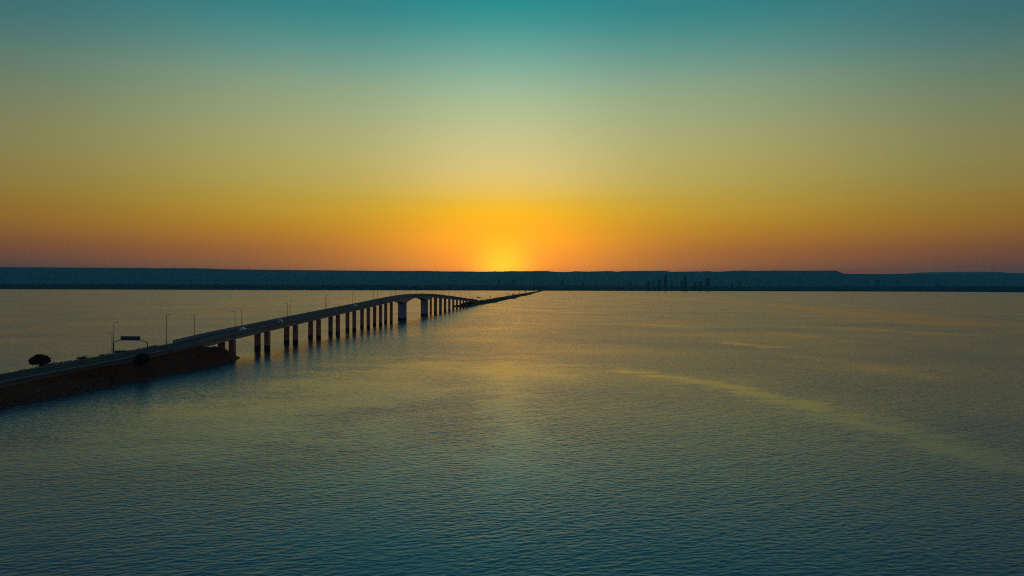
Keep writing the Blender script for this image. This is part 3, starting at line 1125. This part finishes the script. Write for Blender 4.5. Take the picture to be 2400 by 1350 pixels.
def far_h(la, s):
    top = interp(FTOP, s)
    toe = far_toe(s)
    hw = min(6.2, max(2, (abs(toe - LATC)) - 3))
    ft = -166 - (toe + 138) * 0.4 + 2 * nz(s * 0.02, 9.1)
    prof = [(ft - 8, -2.5), (ft, 0.0), (LATC - 8, max(top * 0.9, -1)), (LATC - 6.3, top - 0.15), (LATC + 6.3, top - 0.15), (LATC + 8, top * 0.85), (toe, 0.0 if top > 0 else -1), (toe + 8, -2.5)]
    h = interp(prof, la)
    if s > S_B + 2 and abs(la - LATC) < 6.0:
        return h
    return h + (0.35 * nz(la * 0.3, s * 0.2) if h > -0.5 else 0)


mb = MB()
flats = [-190 + 2.2 * i for i in range(50)]
for s in FS:
    for la in flats:
        mb.v.append(tuple(W(la, s, far_h(la, s))))
n = len(flats)
for i in range(len(FS) - 1):
    for j in range(n - 1):
        mb.f.append((i * n + j, i * n + j + 1, (i + 1) * n + j + 1, (i + 1) * n + j))
struct(mb.obj('causeway', M['grass'], smooth=True))


def fz(la, s, dz=0.0):
    return interp(FTOP, s) + 0.02 + dz + (zd(S_B) - interp(FTOP, S_B)) * max(0.0, 1 - (s - S_B) / 30)


fr = [S_B + 0.3] + [s for s in FS if s > S_B + 1]
road2 = struct(strip('road', fr, lambda s: LATC - 5.2, lambda s: LATC + 5.2, fz, M['asphalt']))
strip('edge_line', fr[:90], lambda s: LATC + 4.4, lambda s: LATC + 4.6, lambda a, s: fz(a, s, 0.01), M['paint'], road2)
strip('edge_line', fr[:90], lambda s: LATC - 4.6, lambda s: LATC - 4.4, lambda a, s: fz(a, s, 0.01), M['paint'], road2)

mb = MB()
for i in range(2600):
    u = random.random()
    s = 1300 + 4200 * u ** 1.7
    la = random.choice([-1, 1, 1])
    la = LATC + la * random.uniform(7.5, 22)
    h = far_h(la, s)
    if h < 0.3:
        continue
    p = W(la, s, h)
    q = random.uniform(0.5, 1.5)
    blob(mb, p.x, p.y, p.z - 0.1, q, q * random.uniform(0.6, 1.3))
for i in range(160):       # scrub filling the bank under the last spans
    s = random.uniform(1128, 1296)
    la = random.uniform(-166, -150) if random.random() < 0.75 else random.uniform(-150, -142)
    h = far_h(la, s)
    p = W(la, s, h)
    q = random.uniform(0.8, 2.2)
    blob(mb, p.x, p.y, p.z - 0.2, q, min(q * 1.8, max(0.6, zd(s) - 3.6 - h)))
o = mb.obj('causeway_scrub', M['leaf'])
o["kind"] = "stuff"
tag(o, 'low dark scrub covering the banks of the far causeway', 'scrub')

FT = [(1188, 2.6, 3.4, 'small round tree beside its twin on the causeway past the road signs'), (1193.5, 3.0, 3.6, 'slightly larger round tree of the pair on the far causeway'),
      (1202, 5.0, 3.4, 'broad low tree clump past the tree pair on the far causeway'), (1206, 4.2, 3.0, 'smaller crown merging with the broad tree clump on the causeway'),
      (1218, 3.2, 4.0, 'lone tree on the causeway past the broad tree clump'), (1231.5, 4.0, 5.5, 'tall dark tree well along the far causeway past the lone tree'),
      (1250, 6.0, 6.5, 'last tree seen towards the town end of the causeway')]
for x, wpx, hpx, lab in FT:
    la = LATC - 9.5
    k = (x - 1200) / F
    Y = la / (k * CT - ST)
    s = (Y + la * ST) / CT
    w_ = wpx * Y / F
    h = hpx * Y / F
    make_tree('causeway_tree', W(la, s, far_h(la, s)), w_, h * 0.75, h * 0.3, lab, 'tree', n_cl=60, size=w_ * 0.05, flat=0.8)


# ------------------------------------------------------------------ street lamps
def make_lamp(hgt):
    """arm points to local -x"""
    root = empty('street_lamp', (0, 0, 0))
    p = MB()
    p.tube([(0, 0, -0.3), (0, 0, 0.5), (0, 0, hgt * 0.6), (0, 0, hgt)], [0.15, 0.13, 0.10, 0.075], 8)
    p.box(-0.24, 0.24, -0.24, 0.24, -0.05, 0.06)
    p.obj('pole', M['steel'], root, False)
    a = MB()
    a.tube([(0, 0, hgt - 0.08), (-0.25, 0, hgt + 0.08), (-0.95, 0, hgt + 0.16)], 0.055, 6)
    a.obj('arm', M['steel'], root)
    hd = MB()
    hd.loft([[(u, -w_, z0 + hgt), (u, w_, z0 + hgt), (u, w_ * 0.7, z1 + hgt), (u, -w_ * 0.7, z1 + hgt)] for u, w_, z0, z1 in ((-0.8, 0.07, 0.09, 0.22), (-1.0, 0.17, 0.08, 0.27), (-1.45, 0.16, 0.1, 0.25), (-1.65, 0.06, 0.13, 0.2))])
    h_ = hd.obj('lamp_head', M['lamp'], root)
    ln = MB()
    ln.box(-1.4, -1.02, -0.11, 0.11, hgt + 0.055, hgt + 0.085)
    ln.obj('lens', M['glass_d'], h_)
    return root


lampA = make_lamp(8.9)
lampB = make_lamp(11.8)
used = set()


def place_lamp(proto, p, flip, label, group):
    if id(proto) in used:
        o_ = copy_tree(proto)
    else:
        o_ = proto
        used.add(id(proto))
    o_.location = p
    o_.rotation_euler = (0, 0, -TH + (math.pi if flip else 0))
    tag(o_, label, 'street lamp', group)


near_s = [298.5] + [359.0 + 62.6 * i for i in range(15)]
far_s = [328.0 + 61.8 * i for i in range(16)]
for i, s in enumerate(near_s):
    s = min(s, 1290)
    place_lamp(lampA, W(LATC + 5.38, s, zd(s) + 0.95), False, f'slim street lamp on the tower-side bridge parapet, {ORD[i]} from the near embankment', 'street lamps on the bridge')
for i, s in enumerate(far_s):
    place_lamp(lampA, W(LATC - 5.38, s, zd(s) + 0.95), True, f'slim street lamp on the boat-side bridge parapet, {ORD[i]} from the near embankment', 'street lamps on the bridge')
# lamps on the near causeway
place_lamp(lampB, W(-142.2, 262.8, 8.9), False, 'street lamp on the kerb side where the near road meets the bridge', 'street lamps on the causeway')
place_lamp(lampB, W(-154.6, 264.5, near_h(-154.6, 264.5)), True, 'street lamp across the road at the start of the bridge barrier', 'street lamps on the causeway')
place_lamp(lampB, W(-145.6, 217.3, near_h(-145.6, 217.3)), False, 'street lamp with pale base on the lake-side shoulder by the gantry', 'street lamps on the causeway')
place_lamp(lampB, W(-160.0, 239.8, near_h(-160.0, 239.8)), True, 'tall street lamp on the verge right behind the gantry post', 'street lamps on the causeway')
for i in range(34):
    s = 1352 + 62 * i
    place_lamp(lampA, W(LATC + 6.6, s, fz(0, s) - 0.1), False, f'distant street lamp on tower side of the far causeway, {ORD[i]} past the bridge', 'street lamps on the far causeway')
for i in range(34):
    s = 1321 + 62 * i
    place_lamp(lampA, W(LATC - 6.6, s, fz(0, s) - 0.1), True, f'distant street lamp on boat side of the far causeway, {ORD[i]} past the bridge', 'street lamps on the far causeway')


# ------------------------------------------------------------------ gantries and signs
def gantry(s, l0, l1, z0, z1, corner, pan0, pan1, label):
    c = (l0 + l1) / 2
    root = empty('road_gantry', W(c, s, 0), -TH)
    tag(root, label, 'road sign')
    for la, z in ((l0, z0), (l1, z1)):
        x = la - c
        p = MB()
        p.tube([(x, 0, z - 0.5), (x, 0, corner)], [0.19, 0.15], 8)
        p.box(x - 0.35, x + 0.35, -0.35, 0.35, z - 0.5, z + 0.12)
        p.obj('post', M['steel'], root)
    hw = (l1 - l0) / 2
    pw = hw * 0.565
    a = MB()
    a.tube([(-hw, 0, corner), (-pw, 0, pan0 + 0.15)], 0.13, 8)
    a.obj('brace', M['steel'], root)
    a = MB()
    a.tube([(hw, 0, corner), (pw, 0, pan0 + 0.15)], 0.13, 8)
    a.obj('brace', M['steel'], root)
    a = MB()
    for zz in (pan0 + 0.15, pan1 - 0.25):
        a.tube([(-pw - 0.05, 0.12, zz), (pw + 0.05, 0.12, zz)], 0.09, 6)
    a.obj('beam', M['steel'], root)
    b_ = MB()
    b_.box(-pw, pw, -0.06, 0.03, pan0, pan1)
    pn = b_.obj('sign_panel', M['blue'], root)
    e = MB()
    for zz in (pan0, pan1):
        e.box(-pw - 0.03, pw + 0.03, -0.075, 0.04, zz - 0.04, zz + 0.04)
    for xx in (-pw, pw):
        e.box(xx - 0.04, xx + 0.04, -0.075, 0.04, pan0 + 0.04, pan1 - 0.04)
    e.obj('panel_rim', M['blue'], pn)


gantry(237.5, -158.6, -145.9, near_h(-158.6, 237.5), 6.9, 11.9, 12.7, 14.15, 'blue overhead sign on a cranked gantry across the near causeway road')
gantry(1344.0, -154.5, -141.5, 6.3, 6.3, 11.6, 12.3, 13.9, 'small blue overhead sign gantry just past the far bridge end')


def post_sign(x, y, wpx, hpx, label):
    la = LATC - 7.6
    Y = la / ((x - 1200) / F * CT - ST)
    s = (Y + la * ST) / CT
    zb = far_h(la, s)
    zc = zat(x, y, Y)
    w_, h_ = wpx * Y / F, hpx * Y / F
    root = empty('roadside_sign', W(la, s, zb), -TH)
    tag(root, label, 'road sign')
    for xx in (-w_ * 0.3, w_ * 0.3):
        p = MB()
        p.tube([(xx, 0.1, -0.4), (xx, 0.1, zc - zb + h_ * 0.4)], 0.11, 6)
        p.obj('post', M['steel'], root)
    b_ = MB()
    b_.box(-w_ / 2, w_ / 2, -0.12, -0.03, zc - zb - h_ / 2, zc - zb + h_ / 2)
    b_.obj('sign_panel', M['dark'], root)
    b_ = MB()
    b_.box(-w_ / 2, w_ / 2, -0.02, 0.02, zc - zb - 0.08, zc - zb + 0.08)
    b_.obj('rail', M['steel'], root)


post_sign(1149, 695.2, 3.4, 1.3, 'dark roadside sign on posts, first one past the far gantry')
post_sign(1165.5, 693.8, 3.0, 1.2, 'dark roadside sign on posts, second one past the far gantry')
post_sign(1192, 689.5, 2.2, 1.2, 'dark roadside sign on posts near the tree pair on the causeway')


# ------------------------------------------------------------------ vehicles
def wheel_mesh(r, w_):
    m1 = MB()
    m1.loft([[(u, r * k * math.cos(a), r * k * math.sin(a)) for a in [i * math.pi / 7 for i in range(14)]] for u, k in ((-w_ / 2, 0.86), (-w_ / 2 + 0.03, 1.0), (w_ / 2 - 0.03, 1.0), (w_ / 2, 0.86))])
    m2 = MB()
    m2.loft([[(u, r * k * math.cos(a), r * k * math.sin(a)) for a in [i * math.pi / 7 for i in range(14)]] for u, k in ((-w_ / 2 - 0.012, 0.65), (w_ / 2 + 0.012, 0.65))])
    return m1.mesh('tyre', M['rubber']), m2.mesh('rim', M['silver'])


TY, RM = wheel_mesh(0.32, 0.2)
TY2, RM2 = wheel_mesh(0.5, 0.28)


def wheels(root, pts, big=False):
    for x, y in pts:
        r = 0.5 if big else 0.32
        w_ = empty('wheel', (x, y, r))
        w_.parent = root
        link('tyre', TY2 if big else TY, w_)
        link('rim', RM2 if big else RM, w_)


def car_obj(s, la, heading, paint, label):
    root = empty('car', W(la, s, zd(s) + 0.022), -TH + heading)
    root.rotation_euler = (math.atan((zd(s + 2) - zd(s - 2)) / 4) * (1 if heading == 0 else -1), 0, -TH + heading)
    tag(root, label, 'car', 'vehicles on the bridge')
    prof = [(-2.1, 0.35, 0.62), (-2.12, 0.62, 0.85), (-1.95, 0.93, 0.83), (-1.2, 0.98, 0.84), (0.75, 0.95, 0.84), (1.75, 0.80, 0.80), (2.08, 0.62, 0.72), (2.1, 0.35, 0.62)]
    m1 = MB()
    m1.loft([[(-w_, y, 0.2), (-w_ - 0.03, y, z * 0.62), (-w_ + 0.06, y, z), (w_ - 0.06, y, z), (w_ + 0.03, y, z * 0.62), (w_, y, 0.2)] for y, z, w_ in prof[:1] + prof[1:]])
    body = m1.obj('body', M[paint], root, True)
    m1 = MB()
    m1.loft([[(-0.72, -1.75, 0.92), (0.72, -1.75, 0.92), (0.74, 0.95, 0.9), (-0.74, 0.95, 0.9)], [(-0.60, -1.15, 1.40), (0.60, -1.15, 1.40), (0.60, 0.15, 1.42), (-0.60, 0.15, 1.42)]])
    m1.obj('windows', M['window'], root)
    m1 = MB()
    m1.loft([[(-0.62, -1.2, 1.39), (0.62, -1.2, 1.39), (0.62, 0.2, 1.41), (-0.62, 0.2, 1.41)], [(-0.52, -1.05, 1.47), (0.52, -1.05, 1.47), (0.52, 0.08, 1.48), (-0.52, 0.08, 1.48)]])
    m1.obj('roof', M[paint], root)
    wheels(root, [(x, y) for x in (-0.74, 0.74) for y in (-1.3, 1.35)])
    for x in (-0.6, 0.6):
        m1 = MB()
        m1.box(x - 0.16, x + 0.16, 2.0, 2.115, 0.5, 0.63)
        m1.obj('headlight', M['glass_d'], root)
        m1 = MB()
        m1.box(x - 0.17, x + 0.17, -2.16, -2.05, 0.66, 0.8)
        m1.obj('tail_light', M['tail'], root)
    return root


def truck_obj(s, la, heading, label, L_=8.0, hh=3.2):
    zz = zd(s) + 0.022 if s < S_B else fz(0, s)
    root = empty('truck', W(la, s, zz), -TH + heading)
    tag(root, label, 'truck', 'vehicles on the bridge')
    m1 = MB()
    m1.box(-1.1, 1.1, -L_ / 2, L_ / 2 - 2.3, 0.95, hh)
    m1.obj('cargo_box', M['silver'], root)
    m1 = MB()
    m1.loft([[(-1.05, L_ / 2 - 2.1, 0.7), (1.05, L_ / 2 - 2.1, 0.7), (1.05, L_ / 2 - 2.1, 2.6), (-1.05, L_ / 2 - 2.1, 2.6)], [(-1.05, L_ / 2 - 0.5, 0.7), (1.05, L_ / 2 - 0.5, 0.7), (1.0, L_ / 2 - 0.6, 2.6), (-1.0, L_ / 2 - 0.6, 2.6)], [(-1.05, L_ / 2, 0.7), (1.05, L_ / 2, 0.7), (1.0, L_ / 2 - 0.1, 1.6), (-1.0, L_ / 2 - 0.1, 1.6)]])
    m1.obj('cab', M['white'], root)
    m1 = MB()
    m1.box(-0.45, 0.45, -L_ / 2, L_ / 2 - 0.4, 0.55, 0.96)
    m1.obj('chassis', M['dark'], root)
    wheels(root, [(x, y) for x in (-0.9, 0.9) for y in (-L_ / 2 + 1.4, L_ / 2 - 1.2)], True)


car_obj(313, LATC + 2.4, 0.0, 'white', 'white car on the lowest part of the bridge ramp, first from the embankment')
car_obj(357, LATC + 2.4, 0.0, 'silver', 'silver car climbing the bridge ramp, second from the embankment')
car_obj(494, LATC + 2.4, 0.0, 'silver', 'silver car high on the ramp just below the main piers')
car_obj(765, LATC - 2.4, math.pi, 'dark', 'dark car on the crest of the bridge over the main span')
car_obj(783, LATC - 2.4, math.pi, 'dark', 'dark car on the crest just past the second main pier')
truck_obj(1016, LATC - 2.4, math.pi, 'small box truck coming up the far ramp of the bridge', 6.0, 2.7)
truck_obj(1262, LATC - 2.4, math.pi, 'tall box truck at the far foot of the bridge', 9.0, 3.6)

# ------------------------------------------------------------------ air
hz = bpy.data.materials.new('thin_haze')
hz.use_nodes = True
t = NT(hz.node_tree)
t.n.clear()
pv = t.node('ShaderNodeVolumePrincipled')
pv.inputs['Color'].default_value = (0.11, 0.54, 0.86, 1)
pv.inputs['Density'].default_value = 2.6e-5
pv.inputs['Anisotropy'].default_value = 0.60
mo = t.node('ShaderNodeOutputMaterial')
t.l.new(pv.outputs[0], mo.inputs['Volume'])
mb = MB()
mb.box(-26000, 26000, -5000, 27500, -30, 730)
hb = mb.obj('haze', hz)
hb["kind"] = "stuff"
tag(hb, 'thin morning haze hanging over the lake and the hills', 'haze')
